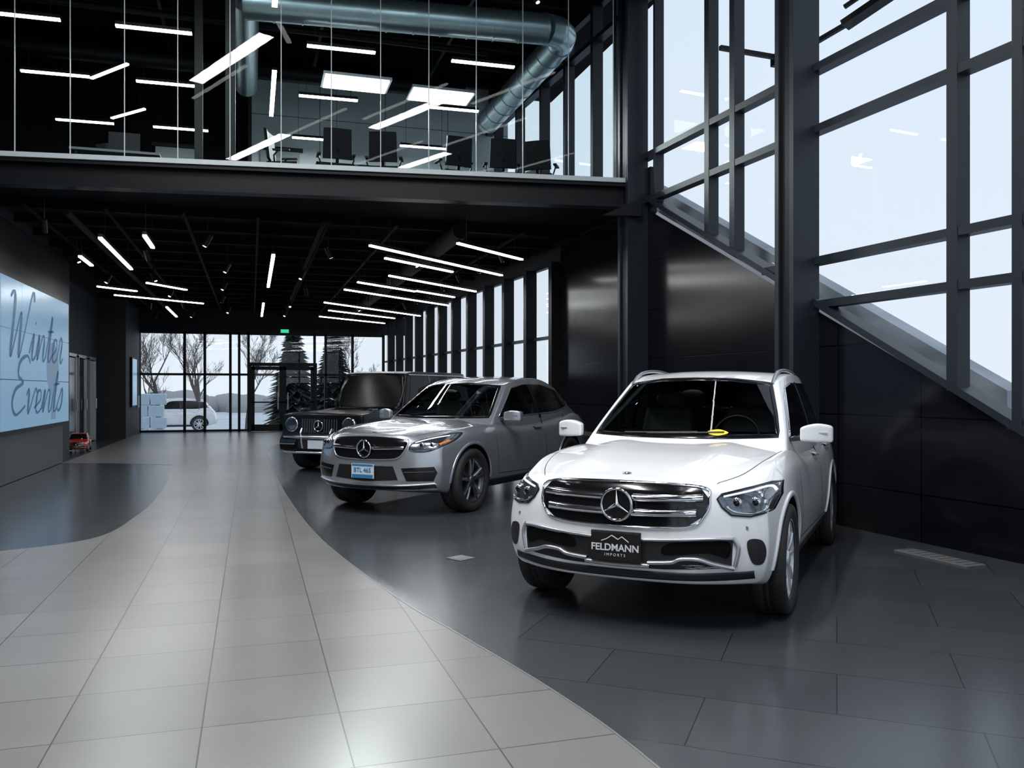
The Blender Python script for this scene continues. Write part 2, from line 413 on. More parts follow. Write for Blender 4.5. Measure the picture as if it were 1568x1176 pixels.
    for wx in(xf,xr):
        for sg in(-1,1):
            wheel(root,(wx,sg*(hw-W/2-.005),R),sg,R,W,P.get('wstyle','twin'),P.get('rim','alloy'))
            arc=[(wx+(Ra+.012)*math.cos(t),R+(Ra+.012)*math.sin(t)) for t in np.linspace(0,math.pi,22)]
            pr.strip('arch_lip',arc,P.get('lip',paint),'side',sg,P.get('lipw',.035),P.get('lipo',.010),dens=2)
    pr.patch('windshield',P['ws'],gmat,'front',1,.004,14,smooth=(gmat=='cglass'),thick=0,dens=7)
    if gmat=='carwin': pr.strip('windshield_frit',P['ws'],'gloss','front',1,.03,.007,closed=True,smooth=False,dens=5)
    for sg in(-1,1):
        pr.patch('side_glass',P['dlo'],gmat,'side',sg,.004,8,smooth=False,dens=6,thick=0)
        if P.get('dlotrim'): pr.strip('window_trim',P['dlo'],P['dlotrim'],'side',sg,.014,.009,closed=True,smooth=False,dens=6)
        for x0,z0,x1,z1 in P['pillars']:
            pr.strip('pillar',[(x0,z0),(x1,z1)],'gloss','side',sg,.07,.007,smooth=False)
        for line in P['seams']: pr.strip('door_seam',line,'well','side',sg,.006,.0012,smooth=False)
        for hx,hz in P['handles']:
            pr.strip('door_handle',[(hx-.1,hz),(hx,hz+.008),(hx+.1,hz)],P.get('hmat',paint),'side',sg,.03,.035,thick=.035)
        pr.strip('sill_cladding',[(xf+Ra-.02,P['sillz']),(xr-Ra+.02,P['sillz'])],'trimb','side',sg,.09,.010,smooth=False)
    for sg in (-1,1):
        mx,my,mz=P['mirror']
        def mpos(a,u,v):
            return (mx+a*.12*(1-.3*abs(u))+.03*(1+u), sg*(my+.10+u*.115), mz+(v-.5)*.15*(1-.3*max(0,-u)-.15*max(0,u))-(.012*u*u))
        o=lat_obj('mirror_housing',[-.5,-.2,.1,.5],[-1,-.6,0,.6,1],[0,.25,.5,.75,1],mpos,paint,root,2)
        b=MB(); b.beam((mx+.06,sg*(my-.12),mz-.06),(mx+.03,sg*(my+.06),mz-.04),.05,.03,'trimb'); b.obj('mirror_arm',root)
        b=MB(); b.beam((mx-.024,sg*(my+.04),mz-.0),(mx-.0,sg*(my+.18),mz-.0),.02,.010,'satin'); b.obj('mirror_indicator',root)
        if P.get('rails'):
            pts=[]
            a0,a1,yy=P['rails']
            for t in np.linspace(0,1,14):
                x=a0+(a1-a0)*t; h=pr.hit('top',x,sg*yy,0.0); z=h.z+.03*min(1,min(t,1-t)*9)
                pts.append((x,sg*yy,z))
            b=MB(); b.path(pts,.015,P.get('railmat','satin'),8); b.obj('roof_rail',root)
    P['front'](pr,root,P)
    bpy.data.meshes.remove(mb0); bpy.data.meshes.remove(mg)
    return root
def both(pts): return [(pts,1),([(-a,b) for a,b in pts],-1)]
T_front=Matrix(((0,0,-1,0),(-1,0,0,0),(0,1,0,0),(0,0,0,1)))
def tfront(p): m=T_front.copy(); m.translation=Vector(p); return m
# --- front A : white suv
def frontA(pr,root,P):
    gr=[(-.49,.905),(0,.922),(.49,.905),(.555,.83),(.53,.735),(.43,.665),(0,.648),(-.43,.665),(-.53,.735),(-.555,.83)]
    pr.patch('grille_mesh',gr,'gloss','front',1,.003,8,smooth=False)
    pr.strip('grille_frame',gr,'chrome','front',1,.014,.014,closed=True,smooth=True,dens=6)
    for z,hwid in((.828,.52),(.738,.485)):
        for sg in(-1,1):
            pr.strip('grille_slat',[(sg*.09,z),(sg*.3,z+.004),(sg*hwid,z+.012)],'chrome','front',1,.044,.028,thick=.03)
            pr.strip('grille_slat_inset',[(sg*.12,z),(sg*.3,z+.004),(sg*(hwid-.06),z+.010)],'gloss','front',1,.010,.030,thick=.004)
    c=pr.hit('front',0,.785,.035); star(root,(c.x-.01,0,.785),.098)
    for pts,sg in both([(.595,.835),(.615,.862),(.74,.892),(.85,.912),(.895,.905),(.905,.83),(.885,.755),(.78,.728),(.68,.738),(.625,.785)]):
        pr.patch('headlamp',pts,'lampin','front',1,.006,7,smooth=False)
        pr.strip('headlamp_bezel',pts,'gloss','front',1,.010,.009,closed=True,smooth=False)
    for sg in(-1,1):
        pr.strip('drl_strip',[(sg*.63,.848),(sg*.74,.872),(sg*.85,.892),(sg*.885,.86)],'led','front',1,.012,.014,thick=.01)
        pr.strip('lamp_trim',[(sg*.65,.79),(sg*.70,.757),(sg*.80,.748),(sg*.87,.775)],'chrome','front',1,.014,.012,thick=.01)
        for y in(.70,.80):
            c=pr.hit('front',sg*y,.81,.0); b=MB(); b.sphere((c.x+.004,sg*y,.81),.034,'chrome',16,8,(.5,1,1)); b.sphere((c.x-.008,sg*y,.81),.022,'gloss',14,8,(.6,1,1)); b.obj('projector_lens',root)
        vent=[(sg*.765,.58),(sg*.84,.585),(sg*.865,.515),(sg*.845,.44),(sg*.79,.45)]
        pr.patch('side_vent',vent,'trimb','front',1,.004,4)
        pr.strip('skid_trim',[(sg*.10,.572),(sg*.3,.582),(sg*.55,.597),(sg*.69,.597)],'satin','front',1,.018,.020,thick=.03)
        pr.strip('skid_trim',[(sg*.69,.603),(sg*.72,.54),(sg*.70,.43)],'satin','front',1,.024,.020,thick=.03)
        pr.strip('skid_trim',[(sg*.20,.435),(sg*.34,.447),(sg*.40,.47),(sg*.50,.472),(sg*.58,.447),(sg*.70,.415)],'satin','front',1,.026,.030,thick=.04)
        pr.patch('intake_pocket',[(sg*.30,.49),(sg*.32,.56),(sg*.55,.58),(sg*.67,.575),(sg*.66,.48),(sg*.55,.51)],'well','front',1,.007,4)
        c=pr.hit('front',sg*.76,.66,.0); b=MB(); b.tube((c.x-.003,sg*.76,.66),(c.x+.01,sg*.76,.66),.012,'satin',12); b.obj('parking_sensor',root)
    lo=[(-.69,.592),(0,.568),(.69,.592),(.68,.42),(.3,.40),(0,.395),(-.3,.40),(-.68,.42)]
    pr.patch('lower_intake',lo,'trimb','front',1,.003,6,smooth=False)
    pr.strip('bumper_lip',[(-.21,.418),(0,.413),(.21,.418)],'satin','front',1,.028,.030,thick=.03)
    pr.strip('valance',[(-.80,.372),(-.5,.360),(0,.355),(.5,.360),(.80,.372)],'trimb','front',1,.052,.008)
    c=pr.hit('front',0,.5,0)
    b=MB(); b.box((c.x-.035,0,.525),(.02,.31,.175),'plateb'); b.box((c.x-.028,0,.525),(.016,.325,.19),'trimb'); b.obj('plate',root,bevel=.004)
    text('plate_text','FELDMANN',.060,'textw',root,tfront((c.x-.048,0,.518)),.001,.0012)
    text('plate_text_small','I M P O R T S',.024,'textw',root,tfront((c.x-.048,0,.474)),.001)
    b=MB(); q=c.x-.047
    pk=[(-.09,.558),(-.045,.590),(-.02,.572),(.02,.595),(.055,.572),(.09,.558)]
    for a_,b_ in zip(pk[:-1],pk[1:]): b.beam((q,a_[0],a_[1]),(q,b_[0],b_[1]),.003,.005,'textw')
    b.obj('plate_mountain_logo',root)
    h=pr.hit('top',.19,0,.004); b=MB(); b.lathe([(0,.006),(.026,.005),(.03,0)],'chrome',(.2,0,h.z),'Z',20); b.obj('hood_badge',root)
    for sg in(-1,1):
        pr.strip('hood_seam',[(.20,sg*.58),(.5,sg*.70),(.9,sg*.77),(1.35,sg*.80)],'well','top',1,.005,.0012)
        pr.strip('wiper',[(.10*sg-.25,1.175),(.10*sg+.35,1.16)],'trimb','front',1,.014,.02)
    pr.patch('yellow_tag',[(-.38,1.17),(-.30,1.195),(-.22,1.175),(-.30,1.15)],'yellow','front',1,.012,2)
# --- front B : silver coupe suv
def frontB(pr,root,P):
    gr=[(-.46,.925),(0,.945),(.46,.925),(.55,.87),(.50,.74),(.40,.685),(0,.67),(-.40,.685),(-.50,.74),(-.55,.87)]
    pr.patch('grille_mesh',gr,'gloss','front',1,.003,8,smooth=False)
    pr.strip('grille_frame',gr,'satin','front',1,.014,.012,closed=True,dens=6)
    for sg in(-1,1): pr.strip('grille_slat',[(sg*.09,.805),(sg*.3,.81),(sg*.52,.82)],'chrome','front',1,.04,.028,thick=.03)
    c=pr.hit('front',0,.80,.035); star(root,(c.x-.01,0,.80),.10)
    for pts,sg in both([(.59,.79),(.60,.87),(.72,.925),(.86,.975),(.91,.97),(.92,.89),(.87,.82),(.75,.775)]):
        pr.patch('headlamp',pts,'lampin','front',1,.006,7)
        pr.strip('headlamp_bezel',pts,'gloss','front',1,.012,.009,closed=True)
    for sg in(-1,1):
        pr.strip('drl_strip',[(sg*.63,.88),(sg*.75,.922),(sg*.87,.955)],'led','front',1,.014,.014,thick=.01)
        pr.strip('turn_reflector',[(sg*.87,.86),(sg*.905,.90)],'amber','front',1,.025,.014,thick=.01)
        for y in(.70,.80):
            c=pr.hit('front',sg*y,.85,.0); b=MB(); b.sphere((c.x+.004,sg*y,.85),.034,'chrome',16,8,(.5,1,1)); b.sphere((c.x-.008,sg*y,.85),.022,'gloss',14,8,(.6,1,1)); b.obj('projector_lens',root)
        pr.patch('side_intake',[(sg*.50,.58),(sg*.85,.60),(sg*.88,.53),(sg*.84,.43),(sg*.56,.43)],'gloss','front',1,.004,5,smooth=False)
        pr.strip('intake_fin',[(sg*.54,.53),(sg*.86,.54)],'trimb','front',1,.015,.015)
    pr.patch('lower_intake',[(-.40,.60),(0,.60),(.40,.60),(.46,.44),(0,.41),(-.46,.44)],'trimb','front',1,.003,5,smooth=False)
    pr.strip('splitter_black',[(-.86,.365),(-.5,.345),(0,.338),(.5,.345),(.86,.365)],'gloss','front',1,.04,.01)
    pr.strip('splitter',[(-.86,.40),(-.5,.375),(0,.368),(.5,.375),(.86,.40)],'satin','front',1,.022,.03,thick=.04)
    c=pr.hit('front',0,.52,0)
    b=MB(); b.box((c.x-.035,0,.535),(.012,.33,.17),'platew'); b.box((c.x-.042,0,.605),(.004,.31,.025),'plateblue'); b.box((c.x-.042,0,.475),(.004,.31,.04),'plateblue'); b.obj('plate',root,bevel=.003)
    text('plate_text','BTL 465',.075,'plateblue',root,tfront((c.x-.044,0,.545)),.001,.001)
    for sg in(-1,1):
        pr.strip('hood_seam',[(.22,sg*.58),(.5,sg*.72),(.9,sg*.80),(1.35,sg*.82)],'well','top',1,.006,.0012)
    h=pr.hit('top',.19,0,.004); b=MB(); b.lathe([(0,.006),(.026,.005),(.03,0)],'chrome',(.2,0,h.z),'Z',20); b.obj('hood_badge',root)
# --- front C : boxy off-roader
def frontC(pr,root,P):
    pr.patch('grille_mesh',[(-.40,.98),(.40,.98),(.42,.72),(-.42,.72)],'gloss','front',1,.004,5,smooth=False)
    for k in range(-7,8):
        if abs(k)>1: pr.strip('grille_bar',[(k*.053,.73),(k*.053,.97)],'alloyd','front',1,.016,.02,smooth=False)
    c=pr.hit('front',0,.85,.035); star(root,(c.x-.01,0,.85),.095)
    for sg in(-1,1):
        c=pr.hit('front',sg*.62,.87,0); b=MB()
        b.lathe([(0,-.012),(.09,-.012),(.12,-.02),(.135,-.01),(.14,.03)],'lampin',(c.x,sg*.62,.87),'X',32)
        b.lathe([(.118,-.022),(.128,-.026),(.138,-.01)],'chrome',(c.x-.003,sg*.62,.87),'X',32)
        b.obj('round_headlamp',root)
        b=MB(); b.box((.62,sg*.76,1.135),(.22,.08,.05),'lampin'); b.obj('fender_indicator',root,bevel=.015)
        pr.patch('side_intake',[(sg*.45,.60),(sg*.84,.60),(sg*.84,.44),(sg*.50,.44)],'gloss','front',1,.004,4,smooth=False)
        pr.strip('intake_bar',[(sg*.47,.52),(sg*.83,.52)],'chrome','front',1,.02,.02)
        pr.strip('side_moulding',[(1.25,.72),(3.9,.72)],'satin','side',sg,.03,.015,smooth=False)
        pr.strip('roof_gutter',[(1.95,1.80),(4.4,1.80)],'satin','side',sg,.018,.02,smooth=False)
    b=MB()
    for sg in(-1,1):
        b.path([(-.06,sg*.30,.45),(-.10,sg*.30,.60),(-.10,sg*.32,.72),(-.04,sg*.33,.80)],.02,'chrome',8)
    b.path([(.10,-.84,.62),(-.04,-.72,.65),(-.11,-.4,.655),(-.11,.4,.655),(-.04,.72,.65),(.10,.84,.62)],.024,'chrome',8)
    b.path([(.10,-.84,.40),(-.04,-.72,.38),(-.10,-.4,.375),(-.10,.4,.375),(-.04,.72,.38),(.10,.84,.40)],.024,'chrome',8)
    b.obj('brush_guard',root)
    pr.patch('lower_intake',[(-.40,.60),(.40,.60),(.40,.44),(-.40,.44)],'trimb','front',1,.004,4,smooth=False)
    c=pr.hit('front',0,.5,0); b=MB(); b.box((c.x-.03,0,.52),(.012,.33,.15),'platew'); b.obj('plate',root)
suvA=dict(L=4.66,hw=.945,wx=(.86,3.73),R=.37,tw=.24,edge=.05,dome=.022,
 top=[(0,.945),(.12,.965),(.4,1.01),(.8,1.06),(1.2,1.095),(1.5,1.105),(2.2,1.05),(3.4,1.08),(4.2,1.10),(4.66,1.02)],
 bot=[(0,.31),(.3,.26),(1,.25),(3.8,.25),(4.3,.30),(4.66,.40)],
 plan=[(0,.93),(.25,.955),(.6,.985),(.9,1.0),(1.5,.985),(3,.985),(3.7,1.0),(4.3,.97),(4.66,.92)],
 sec=[(0,.92),(.08,.965),(.25,.99),(.5,1.0),(.68,.985),(.8,.98),(.9,.955),(1,.89)],
 noseU=.27,noseP=3.0,noseZ=[(.2,.10),(.32,.02),(.40,0),(.6,0),(.75,.015),(.88,.05),(.96,.12)],
 tailU=.16,tailZ=[(.3,.03),(.55,0),(.8,.06),(1.1,.18)],
 gh=dict(z0=.96,xfb=1.18,xft=2.05,xrb=4.55,xrt=4.02,wb=.865,wt=.665,crown=.035,wc=.22,roof=[(0,1.605),(.15,1.66),(.4,1.68),(.7,1.66),(1,1.58)]),
 ws=[(-.73,1.15),(-.68,1.31),(-.59,1.55),(-.3,1.585),(0,1.593),(.3,1.585),(.59,1.55),(.68,1.31),(.73,1.15),(.35,1.14),(0,1.14),(-.35,1.14)],
 dlo=[(1.78,1.135),(2.33,1.52),(2.6,1.555),(3.3,1.555),(3.9,1.50),(4.25,1.31),(4.2,1.21),(3.6,1.14)],
 pillars=[(2.86,1.11,2.82,1.57),(3.72,1.12,3.78,1.54)],
 seams=[[(1.50,.42),(1.46,1.05)],[(2.84,.36),(2.86,1.10)],[(3.34,.55),(3.62,.85),(3.70,1.1)],[(1.50,.42),(3.2,.38)]],
 handles=[(2.62,.95),(3.5,.98)],sillz=.31,mirror=(1.70,.90,1.175),rails=(2.2,4.0,.60),dlotrim='chrome',wstyle='twin',front=frontA,hollow=3.9)
suvB=dict(suvA); suvB.update(L=4.88,hw=1.0,wx=(.90,3.81),R=.39,tw=.28,dome=.018,hollow=3.6,
 top=[(0,.97),(.12,.995),(.4,1.035),(.8,1.075),(1.2,1.10),(1.5,1.10),(2.2,1.06),(3.4,1.12),(4.3,1.18),(4.88,1.12)],
 plan=[(0,.92),(.25,.95),(.6,.98),(.9,1.0),(1.5,.98),(3,.98),(3.8,1.0),(4.4,.97),(4.88,.9)],
 gh=dict(z0=.98,xfb=1.25,xft=2.1,xrb=4.82,xrt=4.50,wb=.90,wt=.67,crown=.035,wc=.22,roof=[(0,1.60),(.12,1.665),(.3,1.71),(.5,1.70),(.75,1.58),(1,1.34)]),
 ws=[(-.76,1.14),(-.69,1.32),(-.60,1.545),(-.3,1.585),(0,1.593),(.3,1.585),(.60,1.545),(.69,1.32),(.76,1.14),(.35,1.135),(0,1.135),(-.35,1.135)],
 dlo=[(1.80,1.13),(2.40,1.525),(2.75,1.58),(3.3,1.58),(3.85,1.49),(4.30,1.33),(4.2,1.25),(3.5,1.17)],
 pillars=[(2.98,1.10,2.92,1.59)],
 seams=[[(1.55,.42),(1.51,1.06)],[(2.96,.36),(2.98,1.1)],[(3.42,.6),(3.7,.9),(3.8,1.15)],[(1.55,.42),(3.3,.38)]],
 handles=[(2.75,.97),(3.6,1.02)],mirror=(1.8,.94,1.16),rails=None,wstyle='double',rim='alloyd',lip='silver',front=frontB,dlotrim='satin')
suvC=dict(suvA); suvC.update(L=4.62,hw=.93,wx=(.80,3.65),R=.39,tw=.26,edge=.02,dome=0,flare=0,lip='blackp',lipw=.09,lipo=.05,hollow=None,
 top=[(0,1.06),(.1,1.09),(.4,1.10),(1.5,1.13),(1.8,1.12),(4.62,1.12)],
 bot=[(0,.40),(.4,.36),(4.2,.36),(4.62,.42)],plan=[(0,.96),(.3,.97),(4.3,.97),(4.62,.95)],
 sec=[(0,.96),(.1,.98),(.8,.98),(.93,.97),(1,.95)],noseU=.06,noseP=4,noseZ=[(.3,-.06),(.62,-.06),(.68,.03),(1.1,.05)],tailU=.04,tailZ=[(.3,0),(1.2,.02)],
 gh=dict(z0=1.05,xfb=1.52,xft=1.84,xrb=4.6,xrt=4.5,wb=.84,wt=.72,crown=.015,wc=.05,plan=[(0,.97),(.5,1),(1,.98)],roof=[(0,1.84),(.1,1.88),(.9,1.88),(1,1.86)]),
 ws=[(-.74,1.17),(-.66,1.79),(.66,1.79),(.74,1.17)],
 dlo=[(1.80,1.19),(2.02,1.77),(4.25,1.77),(4.3,1.19)],pillars=[(2.72,1.18,2.72,1.79),(3.55,1.18,3.55,1.79)],
 seams=[[(1.72,.45),(1.72,1.1)],[(2.70,.45),(2.70,1.15)],[(3.5,.9),(3.5,1.15)]],handles=[(2.55,1.0),(3.38,1.0)],sillz=.42,
 mirror=(1.75,.93,1.26),rails=None,dlotrim=None,wstyle='plain',rim='alloyd',front=frontC)
suvD=dict(suvB); suvD.update(lip='blackp',gh=suvA['gh'],dlo=suvA['dlo'],ws=suvA['ws'],pillars=suvA['pillars'],L=4.7,wx=(.88,3.75),rails=(2.2,4.0,.60),hollow=None,front=frontB)
a1=math.atan2(.733,.68); a2=math.atan2(.76,.65); a3=math.atan2(.704,.71)
make_car('suv',(2.19,4.89,0),a1,suvA,'white')
make_car('coupe_suv',(1.29,10.21,0),a3,suvB,'silver')
make_car('off_road_suv',(1.15,15.6,0),a2,suvC,'blackp')
make_car('suv',(1.75,19.6,0),a2,suvD,'blackp',detail=False)
pk=dict(suvA); pk['lip']='trimb'; pk['hollow']=None
make_car('parked_suv',(-6.3,46,-.6),math.radians(5),pk,'white',detail=False)
tc=dict(pk); tc['rails']=None
make_car('toy_car',(-3.95,22.2,0.02),math.radians(95),tc,'redp',scale=.26,detail=False)
# ------------------------------------------------------------ room
WX0,WS=6.703,-.0587
def W(s,n,z): return (WX0+WS*s-n, s+WS*n, z)
wang=math.atan2(1,WS)
b=MB(); b.poly([(-7,-5),(7.1,-5),(WX0+.15+WS*32,32.2),(-7,32.2)],-.6,0,'dark'); b.obj('floor')
right=catmull([(1.2,-4.5,0),(1.42,-1,0),(1.55,1.5,0),(1.54,3.06,0),(1.44,3.96,0),(1.21,5.1,0),(.98,6.25,0),(.63,9.16,0),(.44,13.65,0),(.38,18,0),(.40,21.8,0),(.9,25,0),(2.6,27.5,0),(4.7,28.3,0)],8)
left=catmull([(-3.7,19.3,0),(-2.6,18.9,0),(-1.53,18.2,0)],6)+catmull([(-1.53,18.2,0),(-1.32,15,0),(-1.26,12.5,0),(-1.31,10.96,0),(-1.5,9.5,0),(-2.2,8.95,0),(-3.2,8.8,0),(-6.45,8.7,0)],8)
pp=[(p[0],p[1]) for p in right]+[(4.75,31.95),(-3.7,31.95)]+[(p[0],p[1]) for p in left]+[(-6.45,-4.5)]
b=MB(); b.poly(pp,.0005,.003,'path'); b.obj('floor_path')
b=MB()
P2=[(p[0],p[1],.0035) for p in right]
for a_,c_ in zip(P2[:-1],P2[1:]): b.beam(a_,c_,.010,.004,'frame')
b.obj('trim_1')
sl=lambda s:1.145+.52*(s-5.7)
b=MB()
def wallpoly(pts,t0,t1,mt):
    n=len(pts); v=[(s,t1,z) for s,z in pts]+[(s,t0,z) for s,z in pts]
    b.add(v,[tuple(range(n)),tuple(range(2*n-1,n-1,-1))]+[(i,i+n,(i+1)%n+n,(i+1)%n) for i in range(n)],mt)
def wobj(name):
    o=b.obj(name); o.location=(WX0,0,0); o.rotation_euler=(0,0,wang); return o
wallpoly([(3.6,0),(15.6,0),(15.6,4.36),(12.34,4.36),(12.34,sl(12.0)),(3.6,sl(3.6)+.02)],-.1,.02,'panel')
wallpoly([(15.6,0),(32,0),(32,.18),(15.6,.18)],-.1,.02,'panel')
wallpoly([(15.6,3.98),(32,3.98),(32,4.9),(15.6,4.9)],-.1,.02,'black')
wallpoly([(12.1,4.3),(20,4.3),(20,5.0),(12.1,5.0)],-.1,.02,'black')
wallpoly([(-5,8.3),(20,8.3),(20,9.2),(-5,9.2)],-.1,.02,'black')
wallpoly([(-5,0),(3.6,0),(3.6,.15),(-5,.15)],-.1,.02,'black')
wobj('wall_right')
b=MB()
def wb(s0,z0,s1,z1,w,h,n,mt='steel'): b.beam((s0,n,z0),(s1,n,z1),w,h,mt)
wb(3.6,sl(3.6)+.03,12.34,sl(12.34)+.03,.22,.07,.0)
for s in (12.34,8.42,4.5,.6,-3.3):
    b.box((s,.20,4.4),(.20,.30,8.8),'black'); b.box((s-.13,.20,4.4),(.07,.36,8.8),'steel'); b.box((s+.13,.20,4.4),(.07,.36,8.8),'steel')
for s,w in ((11.85,.05),(10.42,.11),(9.83,.11),(6.37,.12),(5.70,.10),(3.9,.1),(2.6,.1),(1.8,.1),(-.7,.1),(-2,.1)):
    z0=max(.1,sl(s)) if s>3.6 else .1
    b.box((s,.02,(z0+8.5)/2),(w,.16,8.5-z0),'steel')
for z in (4.47,5.17,7.75): b.box((4.2,.02,z),(16.2,.15,.085),'steel')
for z in (2.47,2.97,1.2):
    e=(z-1.145)/.52+5.7
    b.box(((e-5)/2,.02,z),(e+5,.15,.085),'steel')
for s in (13.1,14.0,15.2,16.4,17.8,19.2): b.box((s,.02,6.6),(.10,.2,3.4),'steel')
b.box((16,.02,7.7),(8,.16,.08),'steel')
wobj('window_frame_1')
b=MB()
for k,s in enumerate(np.arange(15.7,32,1.36)):
    b.box((s,.08,2.1),(.16,.24,3.8),'black')
for z in (1.15,2.55): b.box((23.8,.02,z),(16.3,.10,.06),'steel')
wobj('window_frame_2')
def pane(name,pts,mt='glass'):
    q=MB(); q.add(pts,[tuple(range(len(pts)))],mt); return q.obj(name,fix=False)
pane('window_1',[W(3.6,-.03,sl(3.6)),W(12.34,-.03,sl(12.34)),W(12.34,-.03,8.4),W(3.6,-.03,8.4)])
pane('window_2',[W(-5,-.03,.15),W(3.6,-.03,.15),W(3.6,-.03,8.4),W(-5,-.03,8.4)])
pane('window_3',[W(12.34,-.03,5.0),W(20,-.03,5.0),W(20,-.03,8.3),W(12.34,-.03,8.3)])
pane('window_4',[W(15.6,-.03,.18),W(32,-.03,.18),W(32,-.03,3.98),W(15.6,-.03,3.98)])
YF=32.0
b=MB(); b.box((.6,YF+.05,3.98),(10,.2,.84),'black'); b.box((-5.4,YF+.05,2.1),(3.3,.2,4.4),'drywall')
b.obj('wall_far')
b=MB()
for px in (-3.72,-2.25,-1.58-.0,-.72,-.42,-.1,2.22,2.62,3.6,4.75): b.box((px,YF,1.78),(.09,.14,3.56),'black')
for z in (.05,2.05,3.52): b.box((.5,YF,z),(8.5,.14,.08),'black')
b.obj('window_frame_3')
pane('window_5',[(-3.7,YF,.05),(4.8,YF,.05),(4.8,YF,3.55),(-3.7,YF,3.55)])
def gdoor(name,x0,x1,y,z1=2.35,hand=1):
    q=MB()
    for x in (x0+.05,x1-.05): q.box((x,y,z1/2),(.12,.07,z1-.02),'black')
    for z in (.14,1.05,z1-.07): q.box(((x0+x1)/2,y,z),(x1-x0,.07,.22 if z<.2 else (.05 if z<2 else .13)),'black')
    q.add([(x0+.1,y,.2),(x1-.1,y,.2),(x1-.1,y,z1-.1),(x0+.1,y,z1-.1)],[(0,1,2,3)],'glass')
    hx=x1-.16 if hand>0 else x0+.16
    q.tube((hx,y-.09,.8),(hx,y-.09,1.4),.015,'satin'); q.tube((hx,y-.09,.85),(hx,y,.85),.01,'satin'); q.tube((hx,y-.09,1.35),(hx,y,1.35),.01,'satin')
    return q.obj(name,loc=(0,0,.004))
gdoor('door_1',.0,1.08,YF-.12); gdoor('door_2',1.10,2.18,YF-.12,hand=-1)
b=MB(); b.box((1.1,YF-.12,2.42),(2.4,.1,.12),'black'); b.box((-.06,YF-.12,1.2),(.1,.1,2.4),'black'); b.box((2.25,YF-.12,1.2),(.1,.1,2.4),'black'); b.obj('trim_2')
b=MB(); b.box((1.15,YF-.3,3.62),(.28,.05,.12),'exit'); b.tube((1.15,YF-.3,3.68),(1.15,YF-.3,4.3),.01,'black',6); b.obj('exit_sign')
b=MB(); b.box((-3.9,17.0,2.1),(.24,6.9,4.3),'black')
b.box((-3.76,16.7,.40),(.10,5.4,.78),'grayp'); b.obj('wall_left')
b=MB(); b.box((-4.6,26.3,2.15),(.2,11.6,4.3),'drywall'); b.box((-4.2,20.35,3.4),(.7,.12,1.8),'drywall'); b.obj('wall_left_recess')
b=MB(); b.box((-4.15,30.2,2.15),(.9,3.4,4.3),'drywall'); b.obj('wall_left_return')
b=MB(); b.box((-6.7,4.5,4.5),(.2,19,9),'drywall'); b.obj('wall_left_atrium')
b=MB(); b.box((-5.3,13.75,2.2),(2.6,.2,4.3),'drywall'); b.obj('wall_left_jog')
b=MB(); b.box((-7.2,17,6.8),(.2,7,4),'ceil'); b.obj('wall_left_upper')
def sdoor(name,y0,y1,x=-4.44,glass=True):
    q=MB()
    for y in (y0,y1): q.box((x,y,1.2),(.1,.08,2.4),'satin')
    q.box((x,(y0+y1)/2,2.4),(.1,y1-y0+.08,.08),'satin')
    q.box((x,(y0+y1)/2,1.18),(.04,y1-y0-.1,2.3),'door' if not glass else 'gloss')
    q.tube((x+.08,y1-.15,.95),(x+.08,y1-.15,1.25),.015,'chrome')
    return q.obj(name,loc=(0,0,.004))
sdoor('door_3',23.6,24.7); sdoor('door_4',25.0,26.1); sdoor('door_5',26.6,27.6,glass=False)
b=MB(); b.box((-3.66,30.0,1.75),(.05,1.1,1.6),'black'); b.box((-3.63,30.0,1.75),(.02,1.0,1.5),'screen'); b.obj('wall_poster')
b=MB(); b.box((-3.66,31.2,1.1),(.04,.3,.4),'edge'); b.obj('wall_control_box')
b=MB(); b.box((-3.70,16.9,2.06),(.14,5.1,2.56),'black')
y0,y1,z0,z1=14.42,19.38,.86,3.26
for i in range(4):
    for j in range(3):
        ya=y0+(y1-y0)*i/4; yb=y0+(y1-y0)*(i+1)/4; za=z0+(z1-z0)*j/3; zb=z0+(z1-z0)*(j+1)/3
        b.box((-3.61,(ya+yb)/2,(za+zb)/2),(.03,yb-ya-.012,zb-za-.012),'screen')
scr=b.obj('video_wall')
LET={'W':[[(0,.95),(.08,1.05),(.16,.9),(.2,0),(.42,.75),(.5,0),(.78,1.1),(.9,1.0)]],
'i':[[(0,.1),(.12,.45),(.12,.05),(.2,0),(.3,.1)],[(.15,.62),(.16,.66)]],
'n':[[(0,.1),(.08,.45),(.08,0),(.22,.42),(.32,.38),(.32,.05),(.38,0),(.46,.1)]],
't':[[(0,.1),(.16,.85),(.12,.1),(.2,0),(.3,.1)],[(.02,.55),(.28,.58)]],
'e':[[(0,.1),(.22,.25),(.2,.42),(.08,.4),(.06,.1),(.16,0),(.32,.1)]],
'r':[[(0,.1),(.1,.48),(.2,.40),(.16,.1),(.22,0),(.3,.1)]],
'E':[[(.5,.95),(.35,1.08),(.12,.95),(.12,.7),(.32,.58),(.08,.45),(.02,.2),(.2,0),(.5,.15)]],
'v':[[(0,.35),(.08,.45),(.14,0),(.32,.45),(.4,.4)]],
's':[[(0,.1),(.18,.48),(.22,.15),(.1,0),(0,.08)]]}
ADV={'W':.88,'i':.28,'n':.44,'t':.28,'e':.30,'r':.30,'E':.5,'v':.36,'s':.26}
def script(name,word,y,z,h,wid):
    q=MB(); cx=0
    for ch in word:
        for st in LET[ch]:
            P=catmull([(a,b_,0) for a,b_ in st],6)
            for i in range(len(P)-1):
                a=P[i];c=P[i+1]; dy=c[1]-a[1]; th=.035+.06*max(0,min(1,-dy*12))
                f=lambda p:(-3.588,y+(cx+p[0]+.25*p[1])*wid,z+p[1]*h)
                q.beam(f(a),f(c),.003,th*1.2,'scrtext')
        cx+=ADV[ch]
    return q.obj(name,scr)
script('script_winter','Winter',14.6,2.02,1.0,1.66)
script('script_events','Events',14.9,1.10,.9,1.75)
